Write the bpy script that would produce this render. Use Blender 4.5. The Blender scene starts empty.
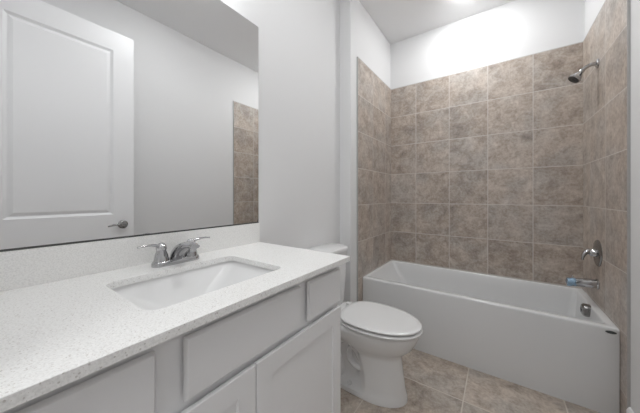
import bpy, bmesh, math, random
from mathutils import Vector, Matrix

random.seed(7)
S = bpy.context.scene
COL = S.collection
PI = math.pi

# ------------------------------------------------------------------ camera
CAMX, CAMZ = 1.077, 1.1806
cam_d = bpy.data.cameras.new('camera')
cam_d.sensor_width = 36.0
cam_d.lens = 251.3924 / 640 * 36.0
cam_d.shift_y = -(206.5 - 195.6626) / 640
cam_d.clip_start = 0.01
cam = bpy.data.objects.new('camera', cam_d)
COL.objects.link(cam)
cam.location = (CAMX, 0, CAMZ)
cam.rotation_euler = (PI / 2, 0, 0.6182)
S.camera = cam

# ------------------------------------------------------------------ world, lights, exposure
W = bpy.data.worlds.new('world')
S.world = W
W.use_nodes = True
W.node_tree.nodes['Background'].inputs[0].default_value = (0.9, 0.95, 1.0, 1)
W.node_tree.nodes['Background'].inputs[1].default_value = 0.3
S.view_settings.view_transform = 'Standard'
S.view_settings.look = 'None'
S.view_settings.exposure = 0.17
S.view_settings.gamma = 1.0
S.view_settings.use_curve_mapping = False
S.cycles.diffuse_bounces = 8
S.cycles.max_bounces = 14

E_ALCOVE = 140.0      # emission of the domed lens of the downlight over the tub
P_HALL = 11.5        # W, ceiling lamp in the hall outside the open door
E_VANITY = 10.0      # emission of the three glass shades above the mirror
E_BATH = 106.0        # emission of the ceiling light in the middle of the bathroom


def area_lamp(name, loc, power, size, color):
    d = bpy.data.lights.new(name, 'AREA')
    d.shape = 'DISK'
    d.size = size
    d.energy = power
    d.color = color
    o = bpy.data.objects.new(name, d)
    COL.objects.link(o)
    o.location = loc
    return o


WARM = (0.985, 0.998, 1.0)
BX, BY = 0.80, 0.98
area_lamp('hall_ceiling_lamp', (1.12, -0.86, 2.80), P_HALL, 0.75, WARM)

# ------------------------------------------------------------------ dimensions
XL, XR = 0.1095, 1.5995          # tiled faces of the alcove's end walls
YB, YT, YTILE, YSTUB = 2.7153, 1.9983, 1.9123, 1.8002
ZT, ZRIM, ZC = 2.349, 0.4735, 2.8567
ZK, ZBS = 0.9284, 1.0317
YN = -0.06                       # inner face of the wall with the doorway
TT = 0.010                       # tile thickness
XW = XR + TT                     # right wall


# ------------------------------------------------------------------ material helpers
def newmat(name):
    m = bpy.data.materials.new(name)
    m.use_nodes = True
    nt = m.node_tree
    b = nt.nodes['Principled BSDF']
    return m, nt, b


def plain(name, col, rough=0.5, metal=0.0, spec=0.5, coat=0.0, noise=0.0, nscale=30.0, bump=0.0, bscale=200.0):
    m, nt, b = newmat(name)
    b.inputs['Roughness'].default_value = rough
    b.inputs['Metallic'].default_value = metal
    b.inputs['Specular IOR Level'].default_value = spec
    b.inputs['Coat Weight'].default_value = coat
    b.inputs['Coat Roughness'].default_value = 0.05
    b.inputs['Base Color'].default_value = (*col, 1)
    tc = nt.nodes.new('ShaderNodeTexCoord')
    if noise > 0:
        n = nt.nodes.new('ShaderNodeTexNoise')
        n.inputs['Scale'].default_value = nscale
        n.inputs['Detail'].default_value = 4
        nt.links.new(tc.outputs['Object'], n.inputs['Vector'])
        r = nt.nodes.new('ShaderNodeValToRGB')
        r.color_ramp.elements[0].position = 0.3
        r.color_ramp.elements[1].position = 0.7
        r.color_ramp.elements[0].color = (*[c * (1 - noise) for c in col], 1)
        r.color_ramp.elements[1].color = (*[min(1, c * (1 + noise)) for c in col], 1)
        nt.links.new(n.outputs['Fac'], r.inputs['Fac'])
        nt.links.new(r.outputs['Color'], b.inputs['Base Color'])
    if bump > 0:
        n2 = nt.nodes.new('ShaderNodeTexNoise')
        n2.inputs['Scale'].default_value = bscale
        n2.inputs['Detail'].default_value = 3
        nt.links.new(tc.outputs['Object'], n2.inputs['Vector'])
        bp = nt.nodes.new('ShaderNodeBump')
        bp.inputs['Strength'].default_value = bump
        bp.inputs['Distance'].default_value = 0.002
        nt.links.new(n2.outputs['Fac'], bp.inputs['Height'])
        nt.links.new(bp.outputs['Normal'], b.inputs['Normal'])
    return m


def tile_mat(name, ax_u, ax_v, pu, pv, ou, ov, c_dark, c_mid, c_light, grout, rough=0.45, gw=0.0041):
    """Stone-look ceramic tiles with grout, laid out in object space (metres)."""
    m, nt, b = newmat(name)
    N, L = nt.nodes.new, nt.links.new
    tc = N('ShaderNodeTexCoord')
    sep = N('ShaderNodeSeparateXYZ')
    L(tc.outputs['Object'], sep.inputs[0])

    def mth(op, a, bb=None, c=None):
        n = N('ShaderNodeMath')
        n.operation = op
        for i, v in enumerate((a, bb, c)):
            if v is None:
                continue
            if isinstance(v, (int, float)):
                n.inputs[i].default_value = v
            else:
                L(v, n.inputs[i])
        return n.outputs[0]

    def cell(ax, p, o):
        t = mth('DIVIDE', mth('SUBTRACT', sep.outputs[ax], o), p)
        idx = mth('FLOOR', t)
        fr = mth('SUBTRACT', t, idx)
        d = mth('MULTIPLY', mth('MINIMUM', fr, mth('SUBTRACT', 1.0, fr)), p)
        return idx, d
    iu, du = cell(ax_u, pu, ou)
    iv, dv = cell(ax_v, pv, ov)
    d = mth('MINIMUM', du, dv)
    mr = N('ShaderNodeMapRange')
    mr.interpolation_type = 'SMOOTHSTEP'
    mr.inputs['From Min'].default_value = gw * 0.35
    mr.inputs['From Max'].default_value = gw * 0.75
    L(d, mr.inputs['Value'])
    mask = mr.outputs[0]            # 1 on the tile, 0 in the joint
    comb = N('ShaderNodeCombineXYZ')
    L(iu, comb.inputs[0])
    L(iv, comb.inputs[1])
    comb.inputs[2].default_value = sum(ord(ch) for ch in name) % 17
    wn = N('ShaderNodeTexWhiteNoise')
    L(comb.outputs[0], wn.inputs['Vector'])
    off = N('ShaderNodeVectorMath')
    off.operation = 'SCALE'
    L(wn.outputs['Color'], off.inputs[0])
    off.inputs['Scale'].default_value = 9.0
    add = N('ShaderNodeVectorMath')
    L(tc.outputs['Object'], add.inputs[0])
    L(off.outputs[0], add.inputs[1])
    n1 = N('ShaderNodeTexNoise')
    n1.inputs['Scale'].default_value = 10.0
    n1.inputs['Detail'].default_value = 9
    n1.inputs['Roughness'].default_value = 0.68
    n1.inputs['Distortion'].default_value = 0.5
    L(add.outputs[0], n1.inputs['Vector'])
    n2 = N('ShaderNodeTexNoise')
    n2.inputs['Scale'].default_value = 55
    n2.inputs['Detail'].default_value = 5
    n2.inputs['Roughness'].default_value = 0.7
    L(add.outputs[0], n2.inputs['Vector'])
    f = mth('ADD', mth('MULTIPLY', n1.outputs['Fac'], 0.60), mth('MULTIPLY', n2.outputs['Fac'], 0.40))
    f = mth('ADD', f, mth('MULTIPLY', mth('SUBTRACT', wn.outputs['Value'], 0.5), 0.06))
    cr = N('ShaderNodeValToRGB')
    e = cr.color_ramp.elements
    e[0].position, e[0].color = 0.33, (*c_dark, 1)
    e[1].position, e[1].color = 0.66, (*c_light, 1)
    k = e.new(0.49)
    k.color = (*c_mid, 1)
    L(f, cr.inputs['Fac'])
    # grey / pinkish drift inside the glaze
    n3 = N('ShaderNodeTexNoise')
    n3.inputs['Scale'].default_value = 4.0
    n3.inputs['Detail'].default_value = 3
    off2 = N('ShaderNodeVectorMath')
    L(add.outputs[0], off2.inputs[0])
    off2.inputs[1].default_value = (13.1, 4.2, 7.7)
    L(off2.outputs[0], n3.inputs['Vector'])
    mx = N('ShaderNodeMix')
    mx.data_type = 'RGBA'
    mx.blend_type = 'MULTIPLY'
    mr3 = N('ShaderNodeMapRange')
    mr3.inputs['From Min'].default_value = 0.42
    mr3.inputs['From Max'].default_value = 0.62
    L(n3.outputs['Fac'], mr3.inputs['Value'])
    L(mr3.outputs[0], mx.inputs[0])
    L(cr.outputs['Color'], mx.inputs[6])
    mx.inputs[7].default_value = (0.91, 0.955, 1.0, 1)
    mg = N('ShaderNodeMix')
    mg.data_type = 'RGBA'
    L(mask, mg.inputs[0])
    mg.inputs[6].default_value = (*grout, 1)
    L(mx.outputs[2], mg.inputs[7])
    L(mg.outputs[2], b.inputs['Base Color'])
    rr = N('ShaderNodeMapRange')
    rr.inputs['To Min'].default_value = 0.85
    rr.inputs['To Max'].default_value = rough
    L(mask, rr.inputs['Value'])
    L(rr.outputs[0], b.inputs['Roughness'])
    h = mth('ADD', mth('MULTIPLY', mask, 1.0), mth('MULTIPLY', n2.outputs['Fac'], 0.25))
    bp = N('ShaderNodeBump')
    bp.inputs['Strength'].default_value = 0.5
    bp.inputs['Distance'].default_value = 0.0015
    L(h, bp.inputs['Height'])
    L(bp.outputs['Normal'], b.inputs['Normal'])
    return m


def quartz_mat(name):
    m, nt, b = newmat(name)
    N, L = nt.nodes.new, nt.links.new
    tc = N('ShaderNodeTexCoord')
    base = N('ShaderNodeTexNoise')
    base.inputs['Scale'].default_value = 260
    base.inputs['Detail'].default_value = 3
    L(tc.outputs['Object'], base.inputs['Vector'])
    cr = N('ShaderNodeValToRGB')
    e = cr.color_ramp.elements
    e[0].position, e[0].color = 0.30, (0.77, 0.767, 0.755, 1)
    e[1].position, e[1].color = 0.60, (0.90, 0.897, 0.885, 1)
    L(base.outputs['Fac'], cr.inputs['Fac'])
    last = cr.outputs['Color']
    for sc, lim, col in ((360, 0.20, (0.42, 0.36, 0.31)), (230, 0.08, (0.30, 0.26, 0.22)), (460, 0.24, (0.95, 0.95, 0.94))):
        v = N('ShaderNodeTexVoronoi')
        v.inputs['Scale'].default_value = sc
        L(tc.outputs['Object'], v.inputs['Vector'])
        # keep only some cells
        sepc = N('ShaderNodeSeparateColor')
        L(v.outputs['Color'], sepc.inputs[0])
        keep = N('ShaderNodeMath')
        keep.operation = 'LESS_THAN'
        L(sepc.outputs[0], keep.inputs[0])
        keep.inputs[1].default_value = lim
        near = N('ShaderNodeMath')
        near.operation = 'LESS_THAN'
        L(v.outputs['Distance'], near.inputs[0])
        near.inputs[1].default_value = 0.36
        mul = N('ShaderNodeMath')
        mul.operation = 'MULTIPLY'
        L(keep.outputs[0], mul.inputs[0])
        L(near.outputs[0], mul.inputs[1])
        mul2 = N('ShaderNodeMath')
        mul2.operation = 'MULTIPLY'
        L(mul.outputs[0], mul2.inputs[0])
        mul2.inputs[1].default_value = 0.42
        mx = N('ShaderNodeMix')
        mx.data_type = 'RGBA'
        L(mul2.outputs[0], mx.inputs[0])
        L(last, mx.inputs[6])
        mx.inputs[7].default_value = (*col, 1)
        last = mx.outputs[2]
    L(last, b.inputs['Base Color'])
    b.inputs['Roughness'].default_value = 0.28
    return m


def emit_mat(name, col, strength):
    m, nt, b = newmat(name)
    b.inputs['Base Color'].default_value = (0.9, 0.9, 0.9, 1)
    b.inputs['Emission Color'].default_value = (*col, 1)
    b.inputs['Emission Strength'].default_value = strength
    return m


M = {}
M['wall'] = plain('wall_paint', (0.745, 0.745, 0.75), 0.75, spec=0.3, bump=0.12, bscale=220)
M['ceiling'] = plain('ceiling_paint', (0.82, 0.82, 0.825), 0.9, spec=0.2, bump=0.25, bscale=120)
M['trim'] = plain('trim_paint', (0.80, 0.80, 0.805), 0.4)
M['door'] = plain('door_paint', (0.84, 0.84, 0.85), 0.42)
M['cabinet'] = plain('cabinet_paint', (0.84, 0.842, 0.85), 0.42)
M['cabinet_in'] = plain('cabinet_shadow_gap', (0.42, 0.42, 0.425), 0.6)
M['quartz'] = quartz_mat('white_speckled_quartz')
M['ceramic'] = plain('white_ceramic', (0.77, 0.77, 0.77), 0.09, coat=0.3)
M['sink'] = plain('sink_ceramic', (0.80, 0.80, 0.80), 0.28)
M['seat'] = plain('white_plastic_seat', (0.75, 0.75, 0.75), 0.16)
M['acrylic'] = plain('white_acrylic', (0.71, 0.715, 0.72), 0.14, coat=0.2)
M['chrome'] = plain('chrome', (0.52, 0.52, 0.53), 0.08, metal=1.0)
M['nickel'] = plain('polished_nickel', (0.36, 0.355, 0.35), 0.14, metal=1.0)
M['film'] = plain('blue_protective_film', (0.38, 0.56, 0.74), 0.15, metal=0.75, coat=0.5, noise=0.25, nscale=60)
M['dark'] = plain('dark_rubber', (0.03, 0.03, 0.03), 0.5)
M['darkmetal'] = plain('dark_channel', (0.10, 0.10, 0.10), 0.4, metal=0.6)
M['edge'] = plain('grey_tile_edging', (0.46, 0.455, 0.45), 0.4, metal=0.2)
M['badge'] = plain('grey_badge', (0.10, 0.11, 0.11), 0.3, metal=0.6)
M['badge_l'] = plain('silver_lettering', (0.55, 0.56, 0.56), 0.3, metal=0.6)
M['mirror'] = plain('silvered_glass', (0.90, 0.905, 0.905), 0.0, metal=1.0)
M['globe'] = emit_mat('glowing_glass', WARM, E_VANITY)
M['lens'] = emit_mat('glowing_lens', WARM, E_ALCOVE)
M['lens_bath'] = emit_mat('glowing_lens_bath', WARM, E_BATH)
TD, TM, TL = (0.225, 0.181, 0.149), (0.420, 0.354, 0.302), (0.63, 0.564, 0.502)
GR = (0.64, 0.61, 0.58)
PT = 0.3118
M['tile_b'] = tile_mat('wall_tile_back', 0, 2, 0.3115, PT, 0.3735, ZT, TD, TM, TL, GR)
M['tile_s'] = tile_mat('wall_tile_side', 1, 2, PT, PT, YTILE, ZT, TD, TM, TL, GR)
M['floor'] = tile_mat('floor_tile', 0, 1, 0.473, 0.473, 0.910, 1.655, (0.225, 0.182, 0.148), (0.43, 0.362, 0.303), (0.64, 0.56, 0.485), (0.60, 0.55, 0.49), rough=0.4, gw=0.006)


# ------------------------------------------------------------------ mesh helpers
def box(bm, x0, x1, y0, y1, z0, z1):
    vs = [bm.verts.new(p) for p in ((x0, y0, z0), (x1, y0, z0), (x1, y1, z0), (x0, y1, z0),
                                    (x0, y0, z1), (x1, y0, z1), (x1, y1, z1), (x0, y1, z1))]
    for f in ((0, 3, 2, 1), (4, 5, 6, 7), (0, 1, 5, 4), (1, 2, 6, 5), (2, 3, 7, 6), (3, 0, 4, 7)):
        bm.faces.new([vs[i] for i in f])
    return vs


def rrect(x0, x1, y0, y1, r, n=6):
    """Rounded rectangle, counter-clockwise, 4*(n+1) points."""
    P = []
    for cx, cy, a in ((x1 - r, y1 - r, 0), (x0 + r, y1 - r, PI / 2), (x0 + r, y0 + r, PI), (x1 - r, y0 + r, 1.5 * PI)):
        for i in range(n + 1):
            t = a + PI / 2 * i / n
            P.append((cx + r * math.cos(t), cy + r * math.sin(t)))
    return P


def loft(bm, loops, cap0=True, cap1=True, closed=True):
    R = [[bm.verts.new(p) for p in lp] for lp in loops]
    n = len(R[0])
    for a, b in zip(R, R[1:]):
        for i in range(n if closed else n - 1):
            j = (i + 1) % n
            bm.faces.new((a[i], a[j], b[j], b[i]))
    if cap0:
        bm.faces.new(list(reversed(R[0])))
    if cap1:
        bm.faces.new(R[-1])
    return R


def lathe(bm, prof, mat=None, n=32, cap0=True, cap1=True):
    """Revolve (radius, height) about +Z, then place with a matrix."""
    mat = mat or Matrix.Identity(4)
    loops = []
    for r, h in prof:
        loops.append([mat @ Vector((r * math.cos(2 * PI * i / n), r * math.sin(2 * PI * i / n), h)) for i in range(n)])
    return loft(bm, loops, cap0, cap1)


def axis_mat(origin, direction):
    q = Vector(direction).to_track_quat('Z', 'Y')
    return Matrix.Translation(Vector(origin)) @ q.to_matrix().to_4x4()


def smooth_path(pts, sub=6):
    """Catmull-Rom through points of any dimension."""
    P = [tuple(p) for p in pts]
    out = []
    for i in range(len(P) - 1):
        p0, p1, p2, p3 = P[max(i - 1, 0)], P[i], P[i + 1], P[min(i + 2, len(P) - 1)]
        for k in range(sub):
            t = k / sub
            out.append(tuple(0.5 * (2 * b + (c - a) * t + (2 * a - 5 * b + 4 * c - d) * t * t + (3 * b - a - 3 * c + d) * t ** 3)
                             for a, b, c, d in zip(p0, p1, p2, p3)))
    out.append(P[-1])
    return out


def sweep(bm, pts, n=16, sub=6, side=None):
    """Sweep an ellipse along a path; pts = (x, y, z, half width, half height)."""
    path = smooth_path(pts, sub)
    loops = []
    up = Vector((0, 0, 1))
    for i, p in enumerate(path):
        a = Vector(path[max(i - 1, 0)][:3])
        b = Vector(path[min(i + 1, len(path) - 1)][:3])
        t = (b - a).normalized()
        s = Vector(side) if side else t.cross(up)
        if s.length < 1e-4:
            s = Vector((1, 0, 0))
        s = (s - t * s.dot(t)).normalized()
        u = s.cross(t).normalized()
        loops.append([Vector(p[:3]) + s * p[3] * math.cos(2 * PI * k / n) + u * p[4] * math.sin(2 * PI * k / n) for k in range(n)])
    return loft(bm, loops)


def make(name, bm, mat, parent=None, smooth=None, bevel=0.0, segs=2, sub=0, loc=None):
    """Link a bmesh as one object; world-space vertices, origin moved to loc or parent."""
    bmesh.ops.recalc_face_normals(bm, faces=bm.faces[:])
    o_loc = Vector(loc) if loc else Vector((0, 0, 0))
    base = Vector(parent['_base']) if parent and '_base' in parent else Vector((0, 0, 0))
    if loc is None:
        o_loc = base
    bmesh.ops.translate(bm, verts=bm.verts[:], vec=-o_loc)
    me = bpy.data.meshes.new(name)
    bm.to_mesh(me)
    bm.free()
    mats = mat if isinstance(mat, (list, tuple)) else [mat]
    for mm in mats:
        me.materials.append(mm)
    o = bpy.data.objects.new(name, me)
    COL.objects.link(o)
    if parent:
        o.parent = parent
        o.location = o_loc - base
    else:
        o.location = o_loc
    BASES[o.name] = tuple(o_loc)
    o['_base'] = tuple(o_loc)
    if smooth is not None:
        for p in me.polygons:
            p.use_smooth = True
        if smooth < 180:
            me.set_sharp_from_angle(angle=math.radians(smooth))
    if bevel > 0:
        md = o.modifiers.new('bevel', 'BEVEL')
        md.width = bevel
        md.segments = segs
        md.limit_method = 'ANGLE'
        md.angle_limit = math.radians(40)
        md.harden_normals = True
        for p in me.polygons:
            p.use_smooth = True
        me.set_sharp_from_angle(angle=math.radians(40))
    if sub:
        md = o.modifiers.new('subsurf', 'SUBSURF')
        md.levels = md.render_levels = sub
    return o


BASES = {}


def thing(name, label, cat, loc, group=None):
    o = bpy.data.objects.new(name, None)
    o.empty_display_size = 0.05
    COL.objects.link(o)
    o.location = loc
    o['_base'] = tuple(loc)
    o['label'] = label
    o['category'] = cat
    if group:
        o['group'] = group
    return o


def tag(o, label, cat, group=None):
    o['label'] = label
    o['category'] = cat
    if group:
        o['group'] = group
    return o


def struct(name, bm, mat, **k):
    o = make(name, bm, mat, **k)
    o['kind'] = 'structure'
    return o


def B(*boxes):
    bm = bmesh.new()
    for b in boxes:
        box(bm, *b)
    return bm


# ------------------------------------------------------------------ the room
HY = -1.45                       # far side of the hall
struct('floor', B((-0.25, 2.2, HY, YB + 0.15, -0.1, 0)), M['floor'])
struct('ceiling', B((-0.25, 2.2, HY, YB + 0.15, ZC, ZC + 0.1)), M['ceiling'])
struct('wall_left', B((-0.1, 0, YN, YSTUB, 0, ZC)), M['wall'])
XA = XL - TT
w_al = struct('wall_alcove_left', B((-0.1, XA, YSTUB, YB + TT, 0, ZC)), M['wall'], bevel=0.002)
w_b = struct('wall_back', B((-0.1, XW + 0.1, YB + TT, YB + 0.12, 0, ZC)), M['wall'])
w_r = struct('wall_right', B((XW, XW + 0.1, YN, YB + TT, 0, ZC)), M['wall'])
# wall with the doorway (behind the camera): doorway from x=0.555 to x=1.387
DX0, DX1, DZ = 0.555, 1.389, 2.452
struct('wall_near', B((-0.1, DX0, YN - 0.12, YN, 0, ZC), (DX1, 2.2, YN - 0.12, YN, 0, ZC), (DX0, DX1, YN - 0.12, YN, DZ, ZC)), M['wall'])
struct('wall_hall', B((-0.25, 2.2, HY - 0.1, HY, 0, ZC), (-0.25, -0.15, HY, YN - 0.12, 0, ZC), (2.1, 2.2, HY, YN - 0.12, 0, ZC)), M['wall'])

# tile surround
t_l = make('tile_field', B((XA, XL, YTILE, YB, 0, ZT)), M['tile_s'], w_al)
t_b = make('tile_field', B((XL - 0.009, XR + 0.009, YB, YB + TT, 0, ZT)), M['tile_b'], w_b)
t_r = make('tile_field', B((XR, XW, YTILE, YB, 0, ZT)), M['tile_s'], w_r)
# metal edging along the open edges of the tile
make('tile_edging', B((XA, XL + 0.001, YTILE - 0.004, YTILE, 0, ZT + 0.003), (XA, XL + 0.001, YTILE, YB, ZT, ZT + 0.003)), M['edge'], w_al)
make('tile_edging', B((XL, XR, YB - 0.001, YB + TT, ZT, ZT + 0.003)), M['edge'], w_b)
make('tile_edging', B((XR - 0.001, XW, YTILE - 0.004, YTILE, 0, ZT + 0.003), (XR - 0.001, XW, YTILE, YB, ZT, ZT + 0.003)), M['edge'], w_r)


def baseboard(name, axis, fixed, a, b, sgn):
    """13 cm flat board with an eased top; axis = direction it runs."""
    prof = [(0, 0), (0.014, 0), (0.014, 0.112), (0.010, 0.122), (0.005, 0.131), (0, 0.133)]
    bm = bmesh.new()
    loops = []
    for t in (a, b):
        if axis == 'y':
            loops.append([(fixed + sgn * d, t, z) for d, z in prof])
        else:
            loops.append([(t, fixed + sgn * d, z) for d, z in prof])
    loft(bm, loops)
    return struct(name, bm, M['trim'])


baseboard('baseboard_right', 'y', XW, YN, YTILE - 0.004, -1)
baseboard('baseboard_left', 'y', 0.0, 0.93, YSTUB, 1)
baseboard('baseboard_alcove', 'x', YSTUB, 0.0141, XA, -1)

# doorway trim: jambs and casing on the bathroom side
cz = DZ + 0.06
struct('trim_1', B((DX0, DX0 + 0.002, YN - 0.12, YN, 0, DZ), (DX0 - 0.058, DX0, YN, YN + 0.014, 0, cz)), M['trim'], bevel=0.002)
struct('trim_2', B((DX1 - 0.001, DX1, YN - 0.12, YN, 0, DZ), (DX1 + 0.001, DX1 + 0.058, YN, YN + 0.014, 0, cz)), M['trim'], bevel=0.002)
struct('trim_3', B((DX0, DX1, YN, YN + 0.014, DZ, cz)), M['trim'], bevel=0.002)


# ------------------------------------------------------------------ door, swung open against the right wall (seen in the mirror)
def make_door():
    xd, th = 1.3505, 0.035
    y0, y1, z0, z1 = -0.026, 0.7874, 0.012, 2.445
    bm = bmesh.new()
    py0, py1 = 0.125, 0.655
    panels = ((0.215, 0.86), (1.035, 2.30))
    steps = ((0.0, 0.0), (0.016, 0.010), (0.021, 0.010), (0.040, 0.003))
    # stile-and-rail faces with the panels sunk into them, both sides
    for x, s in ((xd, 1), (xd + th, -1)):
        ys = [y0, py0, py1, y1]
        zs = [z0, panels[0][0], panels[0][1], panels[1][0], panels[1][1], z1]
        grid = [[bm.verts.new((x, yy, zz)) for zz in zs] for yy in ys]
        for i in range(3):
            for j in range(5):
                if i == 1 and j in (1, 3):
                    continue
                bm.faces.new((grid[i][j], grid[i + 1][j], grid[i + 1][j + 1], grid[i][j + 1]))
        for j in (1, 3):
            prev = [grid[1][j], grid[2][j], grid[2][j + 1], grid[1][j + 1]]
            pz0, pz1 = zs[j], zs[j + 1]
            for ins, dep in steps[1:]:
                cur = [bm.verts.new((x + s * dep, yy, zz)) for yy, zz in
                       ((py0 + ins, pz0 + ins), (py1 - ins, pz0 + ins), (py1 - ins, pz1 - ins), (py0 + ins, pz1 - ins))]
                for k in range(4):
                    bm.faces.new((prev[k], prev[(k + 1) % 4], cur[(k + 1) % 4], cur[k]))
                prev = cur
            bm.faces.new(prev)
        if s == 1:
            g0 = grid
        else:
            for a in range(5):
                bm.faces.new((g0[0][a], g0[0][a + 1], grid[0][a + 1], grid[0][a]))
                bm.faces.new((g0[3][a], g0[3][a + 1], grid[3][a + 1], grid[3][a]))
            for a in range(3):
                bm.faces.new((g0[a][0], g0[a + 1][0], grid[a + 1][0], grid[a][0]))
                bm.faces.new((g0[a][5], g0[a + 1][5], grid[a + 1][5], grid[a][5]))
    d = struct('door_1', bm, M['door'], loc=(xd, y0, 0))
    # lever handles on both faces
    yl, zl = 0.715, 0.955
    for x, s in ((xd, -1), (xd + th, 1)):
        bm = bmesh.new()
        lathe(bm, [(0.033, 0), (0.033, 0.004), (0.030, 0.010), (0.024, 0.013), (0.0, 0.014)][:4], axis_mat((x, yl, zl), (s, 0, 0)), 28)
        lathe(bm, [(0.0115, 0.012), (0.0115, 0.044), (0.015, 0.050), (0.010, 0.058)], axis_mat((x, yl, zl), (s, 0, 0)), 20)
        X = x + s * 0.048
        sweep(bm, [(X, yl + 0.004, zl, 0.010, 0.010), (X, yl - 0.03, zl + 0.006, 0.008, 0.0085), (X, yl - 0.075, zl + 0.002, 0.007, 0.007), (X, yl - 0.105, zl - 0.004, 0.005, 0.006)], 12)
        make('lever_handle', bm, M['nickel'], d, smooth=50)
    bm = B((xd + 0.005, xd + th - 0.005, y1 - 0.002, y1 + 0.0015, zl - 0.029, zl + 0.029))
    make('latch_plate', bm, M['nickel'], d)
    for z in (0.25, 1.22, 2.2):
        bm = bmesh.new()
        lathe(bm, [(0.007, -0.045), (0.007, 0.045)], Matrix.Translation((xd + th + 0.004, y0 - 0.004, z)), 14)
        make('hinge', bm, M['nickel'], d, smooth=40)


make_door()

# ------------------------------------------------------------------ mirror
YC1 = 0.9284
bm = bmesh.new()
box(bm, 0.0, 0.005, YN + 0.002, YC1 - 0.002, ZBS + 0.002, 2.1035)
for f in bm.faces:
    f.material_index = 1
    if f.calc_center_median().x > 0.0049:
        f.material_index = 0
o = make('wall_mirror', bm, [M['mirror'], M['darkmetal']], loc=(0, 0.43, ZBS))
tag(o, 'large frameless rectangular mirror fixed to the wall above the sink backsplash', 'mirror')
o2 = make('bottom_channel', B((0.005, 0.0066, YN + 0.002, YC1 - 0.002, ZBS + 0.0005, ZBS + 0.006)), M['darkmetal'], o)

# ------------------------------------------------------------------ vanity cabinet
XF = 0.521                       # face frame
XDF = 0.5405                     # face of doors and drawer fronts
CY0, CY1 = YN + 0.003, 0.912
ZCB = ZK - 0.021                 # underside of countertop
v = thing('vanity_cabinet', 'light grey vanity cabinet with shaker doors standing under the white countertop', 'cabinet', (0.27, 0.43, 0))
PT_ = 0.018
bm = B((0.002, XF, CY0, CY0 + PT_, 0.10, ZCB), (0.002, XF, CY1 - PT_, CY1, 0.10, ZCB), (0.002, XF, CY0 + PT_, CY1 - PT_, 0.10, 0.118),
       (0.002, 0.010, CY0 + PT_, CY1 - PT_, 0.118, ZCB))
make('carcass', bm, M['cabinet'], v)
make('face_frame', B((XF - PT_, XF, CY0 + PT_, CY1 - PT_, 0.118, ZCB)), M['cabinet'], v)
make('toe_kick', B((0.002, XF - 0.07, CY0, CY1 - 0.002, 0, 0.10)), M['cabinet'], v)


def slab(name, y0, y1, z0, z1):
    """Flat front with a chamfered edge."""
    bm = bmesh.new()
    c = 0.006
    loft(bm, [[(x, a, b) for a, b in ((y0 + i, z0 + i), (y1 - i, z0 + i), (y1 - i, z1 - i), (y0 + i, z1 - i))]
              for x, i in ((XF + 0.007, 0.0), (XDF - c, 0.0), (XDF, c * 0.8))])
    return make(name, bm, M['cabinet'], v, bevel=0.0012)


def shaker(name, y0, y1, z0, z1, fr=0.057):
    bm = bmesh.new()
    L4 = lambda x, i: [(x, y0 + i, z0 + i), (x, y1 - i, z0 + i), (x, y1 - i, z1 - i), (x, y0 + i, z1 - i)]
    loft(bm, [L4(XF + 0.007, 0), L4(XDF - 0.002, 0), L4(XDF, 0.002), L4(XDF, fr), L4(XDF - 0.006, fr + 0.002)])
    return make(name, bm, M['cabinet'], v, bevel=0.0008)


ZD1, ZD0 = 0.879, 0.742
slab('drawer_front', 0.690, 0.904, ZD0, ZD1)
slab('false_front', 0.268, 0.648, ZD0, ZD1)
slab('drawer_front', 0.011, 0.212, ZD0, ZD1)
shaker('door', 0.4585, 0.904, 0.125, 0.722)
shaker('door', 0.011, 0.4555, 0.125, 0.722)

# ------------------------------------------------------------------ countertop with sink cutout
XCF = 0.571
CUT = (0.154, 0.462, 0.227, 0.648)
bm = bmesh.new()
outer = [(0.001, YN + 0.002), (XCF, YN + 0.002), (XCF, YC1), (0.001, YC1)]
inner = rrect(*CUT, 0.032, 8)
sides = {}
for z in (ZK - 0.020, ZK):
    ov = [bm.verts.new((x, y, z)) for x, y in outer]
    iv = [bm.verts.new((x, y, z)) for x, y in inner]
    ed = []
    for lp in (ov, iv):
        for i in range(len(lp)):
            ed.append(bm.edges.new((lp[i], lp[(i + 1) % len(lp)])))
    bmesh.ops.triangle_fill(bm, edges=ed, use_beauty=True)
    sides[z] = (ov, iv)
(a0, b0), (a1, b1) = sides[ZK - 0.020], sides[ZK]
for lo, hi in ((a0, a1), (b0, b1)):
    for i in range(len(lo)):
        j = (i + 1) % len(lo)
        bm.faces.new((lo[i], lo[j], hi[j], hi[i]))
o = make('countertop', bm, M['quartz'], loc=(0.28, 0.43, ZK - 0.02), bevel=0.0015)
tag(o, 'white speckled quartz countertop with a sink cutout lying on the grey vanity', 'countertop')
o = make('backsplash', B((0.001, 0.0130, YN + 0.002, YC1, ZK, ZBS)), M['quartz'], loc=(0.006, 0.43, ZK), bevel=0.001)
tag(o, 'low speckled quartz backsplash strip standing between countertop and mirror', 'backsplash')

# ------------------------------------------------------------------ sink
sk = thing('undermount_sink', 'white rectangular undermount sink set into the quartz countertop', 'sink', (0.307, 0.435, ZK - 0.147))
x0, x1, y0, y1 = CUT
zt = ZK - 0.0205
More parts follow.
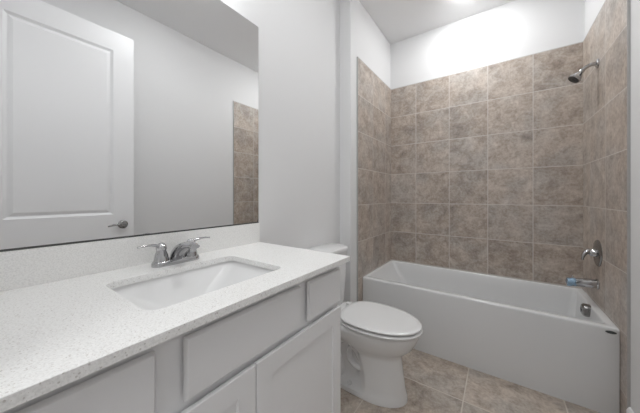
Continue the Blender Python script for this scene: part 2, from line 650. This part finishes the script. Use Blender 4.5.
# (x inset, y inset, dz, corner radius): the two ends slope far more than the long sides
prof = ((-0.016, -0.016, 0, 0.045), (-0.009, -0.009, 0.0, 0.036), (-0.008, -0.008, -0.006, 0.036), (0.002, 0.006, -0.018, 0.034), (0.026, 0.075, -0.060, 0.036), (0.048, 0.122, -0.094, 0.036), (0.062, 0.140, -0.105, 0.036), (0.085, 0.158, -0.110, 0.030), (0.11, 0.17, -0.112, 0.03))
inn = [[(x, y, zt + dz) for x, y in rrect(x0 + i, x1 - i, y0 + k, y1 - k, r, 8)] for i, k, dz, r in prof]
oo = [[(x, y, zt + dz) for x, y in rrect(x0 + e, x1 - e, y0 + k, y1 - k, r, 8)] for e, k, dz, r in ((-0.016, -0.016, -0.008, 0.045), (-0.010, -0.010, -0.012, 0.045), (0.035, 0.10, -0.10, 0.03), (0.06, 0.14, -0.125, 0.03))]
bm = bmesh.new()
loft(bm, list(reversed(oo)) + inn, True, True)
make('basin', bm, M['sink'], sk, smooth=50)
bm = bmesh.new()
lathe(bm, [(0.030, 0), (0.030, 0.002), (0.024, 0.003), (0.022, 0.0015)], Matrix.Translation((0.30, 0.435, zt - 0.1117)), 28)
lathe(bm, [(0.017, 0.0), (0.017, 0.006), (0.010, 0.008)], Matrix.Translation((0.30, 0.435, zt - 0.1115)), 24)
make('drain', bm, M['chrome'], sk, smooth=40)

# ------------------------------------------------------------------ faucet (centerset, two levers)
FX, FY = 0.084, 0.461
fa = thing('sink_faucet', 'chrome two-lever faucet standing on the countertop behind the sink', 'faucet', (FX, FY, ZK))
bm = bmesh.new()
loops = []
for z, ins, r in ((0, 0, 0.026), (0.010, 0.0, 0.026), (0.016, 0.003, 0.023), (0.019, 0.008, 0.018)):
    loops.append([(x, y, ZK + z) for x, y in rrect(FX - 0.027 + ins, FX + 0.027 - ins, FY - 0.084 + ins, FY + 0.084 - ins, r, 6)])
loft(bm, loops)
make('base_plate', bm, M['chrome'], fa, smooth=50)
for s in (-1, 1):
    hy = FY + s * 0.053
    bm = bmesh.new()
    lathe(bm, [(0.0245, 0.017), (0.0235, 0.024), (0.0205, 0.040), (0.0165, 0.052), (0.0155, 0.056), (0.0175, 0.058), (0.0175, 0.066), (0.0150, 0.074), (0.0090, 0.080), (0.003, 0.082)], Matrix.Translation((FX, hy, ZK)), 28)
    hd = make('handle', bm, M['chrome'], fa, smooth=50)
    bm = bmesh.new()
    sweep(bm, [(FX, hy + s * 0.006, ZK + 0.071, 0.0085, 0.0065), (FX + 0.002, hy + s * 0.03, ZK + 0.078, 0.007, 0.0048), (FX + 0.004, hy + s * 0.055, ZK + 0.079, 0.0065, 0.0036), (FX + 0.006, hy + s * 0.076, ZK + 0.077, 0.005, 0.003)], 12)
    make('lever', bm, M['chrome'], hd, smooth=60)
bm = bmesh.new()
sweep(bm, [(FX - 0.004, FY, ZK + 0.014, 0.024, 0.024), (FX + 0.010, FY, ZK + 0.036, 0.024, 0.024), (FX + 0.040, FY, ZK + 0.056, 0.023, 0.022), (FX + 0.080, FY, ZK + 0.071, 0.0205, 0.0165), (FX + 0.112, FY, ZK + 0.077, 0.0185, 0.0115), (FX + 0.134, FY, ZK + 0.075, 0.016, 0.0085)], 20, side=(0, 1, 0))
make('spout', bm, M['chrome'], fa, smooth=60)
bm = bmesh.new()
lathe(bm, [(0.0105, 0), (0.0105, 0.016)], axis_mat((FX + 0.118, FY, ZK + 0.058), (0.15, 0, 1)), 20)
make('aerator', bm, M['chrome'], fa, smooth=40)
# ------------------------------------------------------------------ toilet
TY = 1.458
to = thing('toilet', 'white two-piece toilet with closed lid between the vanity and the bathtub', 'toilet', (0.36, TY, 0))


def egg(x0, x1, hw, z, n=128, wide=0.42, e=0.78, rec=0.0, xr=0.40):
    P = []
    L_ = x1 - x0
    xm = x0 + wide * L_
    for i in range(n):
        t = 2 * PI * i / n
        c, s = math.cos(t), math.sin(t)
        if c > 0:
            x = xm + (x1 - xm) * c
        else:
            x = xm - (xm - x0) * abs(c) ** e
        y = hw * math.copysign(abs(s) ** (1.0 if c > 0 else 0.85), s)
        if rec > 0:
            k = min(1, max(0, (xr - x) / 0.016 + 0.5))
            k = k * k * (3 - 2 * k)
            lim = max(hw - rec, 0.03)
            if abs(y) > lim:
                y = math.copysign(abs(y) * (1 - k) + lim * k, y)
        P.append((x, TY + y, z))
    return P


bm = bmesh.new()
loops = [egg(0.13, 0.650, 0.128, 0.0, wide=0.60, e=0.5), egg(0.13, 0.649, 0.127, 0.026, wide=0.60, e=0.5), egg(0.135, 0.645, 0.120, 0.036, wide=0.60, e=0.5, rec=0.055),
         egg(0.14, 0.638, 0.115, 0.07, wide=0.60, e=0.5, rec=0.065), egg(0.14, 0.630, 0.111, 0.13, wide=0.60, e=0.5, rec=0.065),
         egg(0.13, 0.622, 0.108, 0.19, wide=0.58, e=0.5, rec=0.065), egg(0.12, 0.618, 0.108, 0.235, wide=0.55, e=0.55, rec=0.065, xr=0.39),
         egg(0.12, 0.622, 0.114, 0.255, wide=0.53, e=0.55, rec=0.065, xr=0.385), egg(0.11, 0.648, 0.138, 0.280, wide=0.49, e=0.6, rec=0.075, xr=0.36), egg(0.10, 0.682, 0.160, 0.315, wide=0.46, e=0.65, rec=0.06, xr=0.29),
         egg(0.09, 0.703, 0.173, 0.355, wide=0.44, e=0.65, rec=0.02, xr=0.22), egg(0.08, 0.715, 0.181, 0.385, wide=0.43, e=0.65), egg(0.08, 0.717, 0.181, 0.400, wide=0.43, e=0.65),
         egg(0.085, 0.713, 0.177, 0.4045, wide=0.43, e=0.65), egg(0.105, 0.692, 0.162, 0.4065, wide=0.43, e=0.65)]
loft(bm, loops)
# the trapway bulging out of both flanks
for s in (-1, 1):
    yy = TY + s * 0.034
    sweep(bm, [(0.42, yy, 0.150, 0.030, 0.028), (0.385, yy, 0.180, 0.034, 0.030), (0.350, yy + s * 0.004, 0.235, 0.037, 0.032), (0.29, yy + s * 0.006, 0.275, 0.037, 0.032),
               (0.225, yy + s * 0.006, 0.245, 0.037, 0.032), (0.200, yy + s * 0.004, 0.17, 0.037, 0.034), (0.235, yy, 0.10, 0.037, 0.034), (0.25, yy, 0.02, 0.037, 0.034)], 16, side=(0, 1, 0))
    sweep(bm, [(0.40, yy, 0.115, 0.034, 0.020), (0.34, yy, 0.125, 0.036, 0.020), (0.30, yy, 0.165, 0.036, 0.020), (0.31, yy, 0.215, 0.036, 0.020), (0.35, yy, 0.24, 0.034, 0.018)], 14, side=(0, 1, 0))
make('bowl', bm, M['ceramic'], to, smooth=60)
for s in (-1, 1):
    bm = bmesh.new()
    lathe(bm, [(0.014, 0), (0.014, 0.008), (0.009, 0.016), (0.002, 0.018)], Matrix.Translation((0.33, TY + s * 0.098, 0.030)), 18)
    make('bolt_cap', bm, M['seat'], to, smooth=60)
# tank
bm = bmesh.new()
loops = []
for z, a, b_, h, r in ((0.405, 0.03, 0.160, 0.150, 0.03), (0.44, 0.02, 0.172, 0.160, 0.035), (0.62, 0.016, 0.182, 0.170, 0.04), (0.785, 0.014, 0.190, 0.177, 0.045)):
    loops.append([(x, y, z) for x, y in rrect(a, b_, TY - 0.022 - h, TY - 0.022 + h, r, 8)])
loft(bm, loops)
make('tank', bm, M['ceramic'], to, smooth=50)


def lid_loop(z, ins, r=0.06):
    # bow-fronted lid outline
    P = []
    for x, y in rrect(0.010 + ins, 0.192 - ins, TY - 0.022 - 0.187 + ins, TY - 0.022 + 0.187 - ins, r, 10):
        t = (y - (TY - 0.022)) / 0.187
        P.append((x + (0.022 * (1 - t * t) if x > 0.10 else 0), y, z))
    return P


bm = bmesh.new()
loft(bm, [lid_loop(0.786, 0.004), lid_loop(0.792, 0.0), lid_loop(0.812, 0.0), lid_loop(0.818, 0.004), lid_loop(0.820, 0.012)])
make('tank_lid', bm, M['ceramic'], to, smooth=50)
bm = bmesh.new()
lathe(bm, [(0.012, 0), (0.012, 0.012)], axis_mat((0.184, TY - 0.15, 0.735), (1, 0, 0)), 18)
sweep(bm, [(0.200, TY - 0.152, 0.735, 0.007, 0.006), (0.212, TY - 0.11, 0.733, 0.006, 0.005), (0.212, TY - 0.075, 0.728, 0.006, 0.004)], 10)
make('flush_lever', bm, M['chrome'], to, smooth=50)
# seat ring and lid
bm = bmesh.new()
E = lambda ins, z, ee=0.62: egg(0.246 + ins, 0.732 - ins, 0.188 - ins, z, wide=0.43, e=ee)
H = lambda ins, z: egg(0.30 + ins, 0.67 - ins, 0.125 - ins, z, wide=0.43)
ring = [H(0, 0.412), E(0.020, 0.412), E(0.002, 0.413), E(0.0, 0.415), E(0.0, 0.421), E(0.005, 0.425), E(0.022, 0.427), H(0, 0.427), H(0, 0.411)]
R = [[bm.verts.new(p) for p in lp] for lp in ring[:-1]]
for a, b_ in zip(R, R[1:] + R[:1]):
    for i in range(128):
        j = (i + 1) % 128
        bm.faces.new((a[i], a[j], b_[j], b_[i]))
make('seat_ring', bm, M['seat'], to, smooth=50)
bm = bmesh.new()
EL = lambda ins, z: egg(0.248 + ins, 0.728 - ins, 0.184 - ins, z, wide=0.43, e=0.62)
loft(bm, [EL(0.022, 0.4345), EL(0.003, 0.4355), EL(0.0, 0.4375), EL(0.0, 0.442), EL(0.004, 0.4458), EL(0.03, 0.448), EL(0.09, 0.4495), EL(0.15, 0.450)])
make('seat_lid', bm, M['seat'], to, smooth=60)
for s in (-1, 1):
    bm = bmesh.new()
    sweep(bm, [(0.222, TY + s * 0.075, 0.404, 0.018, 0.014), (0.224, TY + s * 0.075, 0.424, 0.018, 0.014), (0.228, TY + s * 0.075, 0.440, 0.016, 0.013)], 14, side=(0, 1, 0))
    bm2 = bm
    lathe(bm2, [(0.010, -0.022), (0.010, 0.022)], axis_mat((0.240, TY + s * 0.075, 0.432), (0, 1, 0)), 14)
    make('seat_hinge', bm2, M['seat'], to, smooth=50)

# ------------------------------------------------------------------ bathtub
tb = thing('bathtub', 'white alcove bathtub with a plain flat apron between the tiled walls', 'bathtub', (0.855, 2.357, 0))
g = 0.0012
ox0, ox1, oy0, oy1 = XL + g, XR - g, YT, YB - g
bm = bmesh.new()


def RR(i0, i1, j0, j1, r, z):
    return [(x, y, z) for x, y in rrect(ox0 + i0, ox1 - i1, oy0 + j0, oy1 - j1, r, 8)]


loops = [RR(0, 0, 0, 0, 0.004, 0.0), RR(0, 0, 0, 0, 0.004, ZRIM - 0.014), RR(0, 0, 0.0015, 0, 0.005, ZRIM - 0.006), RR(0.0015, 0.0015, 0.006, 0.001, 0.007, ZRIM - 0.001), RR(0.006, 0.004, 0.012, 0.004, 0.010, ZRIM),
         RR(0.022, 0.034, 0.050, 0.020, 0.020, ZRIM - 0.001), RR(0.026, 0.038, 0.056, 0.025, 0.024, ZRIM - 0.004), RR(0.031, 0.041, 0.061, 0.029, 0.028, ZRIM - 0.014),
         RR(0.075, 0.047, 0.070, 0.038, 0.036, ZRIM - 0.09), RR(0.190, 0.066, 0.088, 0.056, 0.055, 0.20), RR(0.245, 0.080, 0.100, 0.068, 0.070, 0.125), RR(0.290, 0.110, 0.125, 0.095, 0.080, 0.098), RR(0.34, 0.16, 0.17, 0.14, 0.08, 0.092)]
loft(bm, loops, True, True)
make('tub_shell', bm, M['acrylic'], tb, smooth=40)
# overflow cover on the drain-end wall, pop-up drain, maker's badge on the apron
bm = bmesh.new()
loft(bm, [[(x, y, z) for y, z in rrect(2.345 - 0.034 + i, 2.345 + 0.034 - i, 0.395 + i, 0.470 - i, 0.022, 6)] for x, i in ((1.562, 0.0), (1.532, 0.0), (1.524, 0.003), (1.519, 0.010), (1.518, 0.020))])
make('overflow_cover', bm, M['nickel'], tb, smooth=40)
bm = bmesh.new()
lathe(bm, [(0.036, 0.0), (0.036, 0.003), (0.030, 0.005), (0.026, 0.012), (0.006, 0.015)], Matrix.Translation((1.36, 2.36, 0.0915)), 28)
make('drain_stopper', bm, M['chrome'], tb, smooth=40)
bm = bmesh.new()
nb = 28
cx_, cz_ = 1.566, ZRIM - 0.024
loft(bm, [[(cx_ + a * math.cos(2 * PI * i / nb), y, cz_ + b_ * math.sin(2 * PI * i / nb)) for i in range(nb)] for y, a, b_ in ((YT + 0.001, 0.021, 0.0075), (YT - 0.0015, 0.021, 0.0075), (YT - 0.0022, 0.019, 0.006))])
bdg = make('badge', bm, M['badge'], tb, smooth=40)

# ------------------------------------------------------------------ tub spout, valve, shower head on the right tiled wall
PY = 2.362
sp = thing('tub_spout', 'chrome tub spout half wrapped in blue film sticking out over the tub rim', 'spout', (XR, PY, 0.60))
bm = bmesh.new()
lathe(bm, [(0.034, 0.0), (0.034, 0.006), (0.029, 0.010), (0.027, 0.05)], axis_mat((XR, PY, 0.610), (-1, 0, -0.06)), 28)
make('spout_flange', bm, M['chrome'], sp, smooth=40)
bm = bmesh.new()
sweep(bm, [(XR - 0.030, PY, 0.609, 0.030, 0.030), (XR - 0.085, PY, 0.605, 0.028, 0.028), (XR - 0.115, PY, 0.600, 0.0265, 0.0265), (XR - 0.135, PY, 0.596, 0.025, 0.028), (XR - 0.142, PY, 0.594, 0.022, 0.026)], 22, side=(0, 1, 0))
make('spout_body', bm, M['chrome'], sp, smooth=60)
bm = bmesh.new()
wr = []
for x, r in ((XR - 0.104, 0.0272), (XR - 0.112, 0.0284), (XR - 0.120, 0.0276), (XR - 0.130, 0.0288), (XR - 0.146, 0.0282), (XR - 0.1465, 0.026)):
    dz = -0.004 if x < XR - 0.12 else 0
    wr.append([(x + 0.002 * math.sin(5 * k), PY + r * (1 + 0.025 * math.sin(k * 2.3)) * math.cos(2 * PI * k / 22), 0.602 + dz + r * (1 + 0.025 * math.cos(k * 1.9)) * math.sin(2 * PI * k / 22)) for k in range(22)])
loft(bm, wr)
f_ = make('protective_film', bm, M['film'], sp, smooth=35)
f_['label'] = 'blue protective film'
bm = bmesh.new()
lathe(bm, [(0.004, 0), (0.004, 0.012), (0.007, 0.014), (0.006, 0.022)], Matrix.Translation((XR - 0.118, PY, 0.624)), 14)
make('diverter_knob', bm, M['chrome'], sp, smooth=50)

VZ = 0.810
va = thing('shower_valve', 'chrome shower valve with round plate and single lever above the tub spout', 'valve', (XR, PY, VZ))
bm = bmesh.new()
lathe(bm, [(0.086, 0.0), (0.086, 0.003), (0.080, 0.008), (0.060, 0.012), (0.040, 0.014)], axis_mat((XR, PY, VZ), (-1, 0, 0)), 40)
make('escutcheon', bm, M['nickel'], va, smooth=40)
bm = bmesh.new()
lathe(bm, [(0.028, 0.012), (0.026, 0.022), (0.022, 0.036), (0.016, 0.042), (0.006, 0.044)], axis_mat((XR, PY, VZ), (-1, 0, 0)), 28)
sweep(bm, [(XR - 0.028, PY, VZ + 0.006, 0.016, 0.018), (XR - 0.046, PY - 0.002, VZ + 0.006, 0.015, 0.017), (XR - 0.062, PY - 0.005, VZ - 0.008, 0.013, 0.013), (XR - 0.071, PY - 0.008, VZ - 0.032, 0.010, 0.009), (XR - 0.074, PY - 0.010, VZ - 0.052, 0.008, 0.006)], 16, side=(0, 1, 0))
make('valve_handle', bm, M['chrome'], va, smooth=60)

SZ = 2.035
sh = thing('wall_shower', 'chrome shower head on a bent arm high on the right tiled wall', 'shower head', (XR, PY, SZ))
bm = bmesh.new()
lathe(bm, [(0.030, 0.0), (0.030, 0.003), (0.024, 0.009), (0.012, 0.013)], axis_mat((XR, PY, SZ), (-1, 0, 0)), 28)
make('wall_flange', bm, M['chrome'], sh, smooth=40)
bm = bmesh.new()
sweep(bm, [(XR - 0.004, PY, SZ, 0.0115, 0.0115), (XR - 0.025, PY, SZ + 0.001, 0.0115, 0.0115), (XR - 0.050, PY, SZ - 0.007, 0.0115, 0.0115), (XR - 0.068, PY, SZ - 0.022, 0.0115, 0.0115), (XR - 0.074, PY, SZ - 0.028, 0.0115, 0.0115)], 14, side=(0, 1, 0))
make('arm', bm, M['chrome'], sh, smooth=60)
dirv = Vector((-0.62, -0.10, -0.75)).normalized()
hm = axis_mat((XR - 0.068, PY, SZ - 0.022), dirv)
bm = bmesh.new()
lathe(bm, [(0.010, 0.0), (0.014, 0.004), (0.014, 0.016), (0.012, 0.020), (0.018, 0.030), (0.030, 0.052), (0.036, 0.062), (0.036, 0.072), (0.033, 0.074)], hm, 30)
hd = make('head', bm, M['chrome'], sh, smooth=40)
bm = bmesh.new()
lathe(bm, [(0.032, 0.0735), (0.031, 0.0765), (0.012, 0.0765), (0.010, 0.080), (0.003, 0.081)], hm, 30)
make('spray_face', bm, M['dark'], hd, smooth=40)

# ------------------------------------------------------------------ lamps
def downlight(x, y, label, lens):
    d = thing('recessed_ceiling_light', label, 'ceiling light', (x, y, ZC))
    bm = bmesh.new()
    lathe(bm, [(0.078, 0.0), (0.078, -0.004), (0.090, -0.006), (0.098, -0.003), (0.098, 0.0)], Matrix.Translation((x, y, ZC)), 40, False, False)
    make('trim_ring', bm, M['trim'], d, smooth=40)
    bm = bmesh.new()
    lathe(bm, [(0.076, -0.0005), (0.076, -0.007), (0.066, -0.015), (0.045, -0.021), (0.02, -0.024)], Matrix.Translation((x, y, ZC)), 40)
    make('lens', bm, lens, d, smooth=40)


downlight(0.87, 2.36, 'round recessed ceiling light glowing above the bathtub', M['lens'])
downlight(BX, BY, 'round recessed ceiling light above the vanity and toilet', M['lens_bath'])

vl = thing('vanity_light', 'chrome bar light with three glowing glass shades above the mirror', 'wall light', (0, 0.44, 2.30))
make('back_plate', B((0.0005, 0.022, 0.18, 0.70, 2.30, 2.36)), M['chrome'], vl, bevel=0.004)
for k in (-1, 0, 1):
    y = 0.44 + 0.20 * k
    bm = bmesh.new()
    sweep(bm, [(0.02, y, 2.33, 0.009, 0.009), (0.06, y, 2.34, 0.009, 0.009), (0.095, y, 2.33, 0.009, 0.009), (0.10, y, 2.31, 0.012, 0.012)], 12, side=(0, 1, 0))
    make('arm', bm, M['chrome'], vl, smooth=60)
    bm = bmesh.new()
    lathe(bm, [(0.020, 0.0), (0.030, -0.010), (0.044, -0.050), (0.052, -0.105), (0.050, -0.112)], Matrix.Translation((0.10, y, 2.312)), 28)
    make('glass_shade', bm, M['globe'], vl, smooth=60)

# tidy the bookkeeping property
for o in bpy.data.objects:
    if '_base' in o:
        del o['_base']
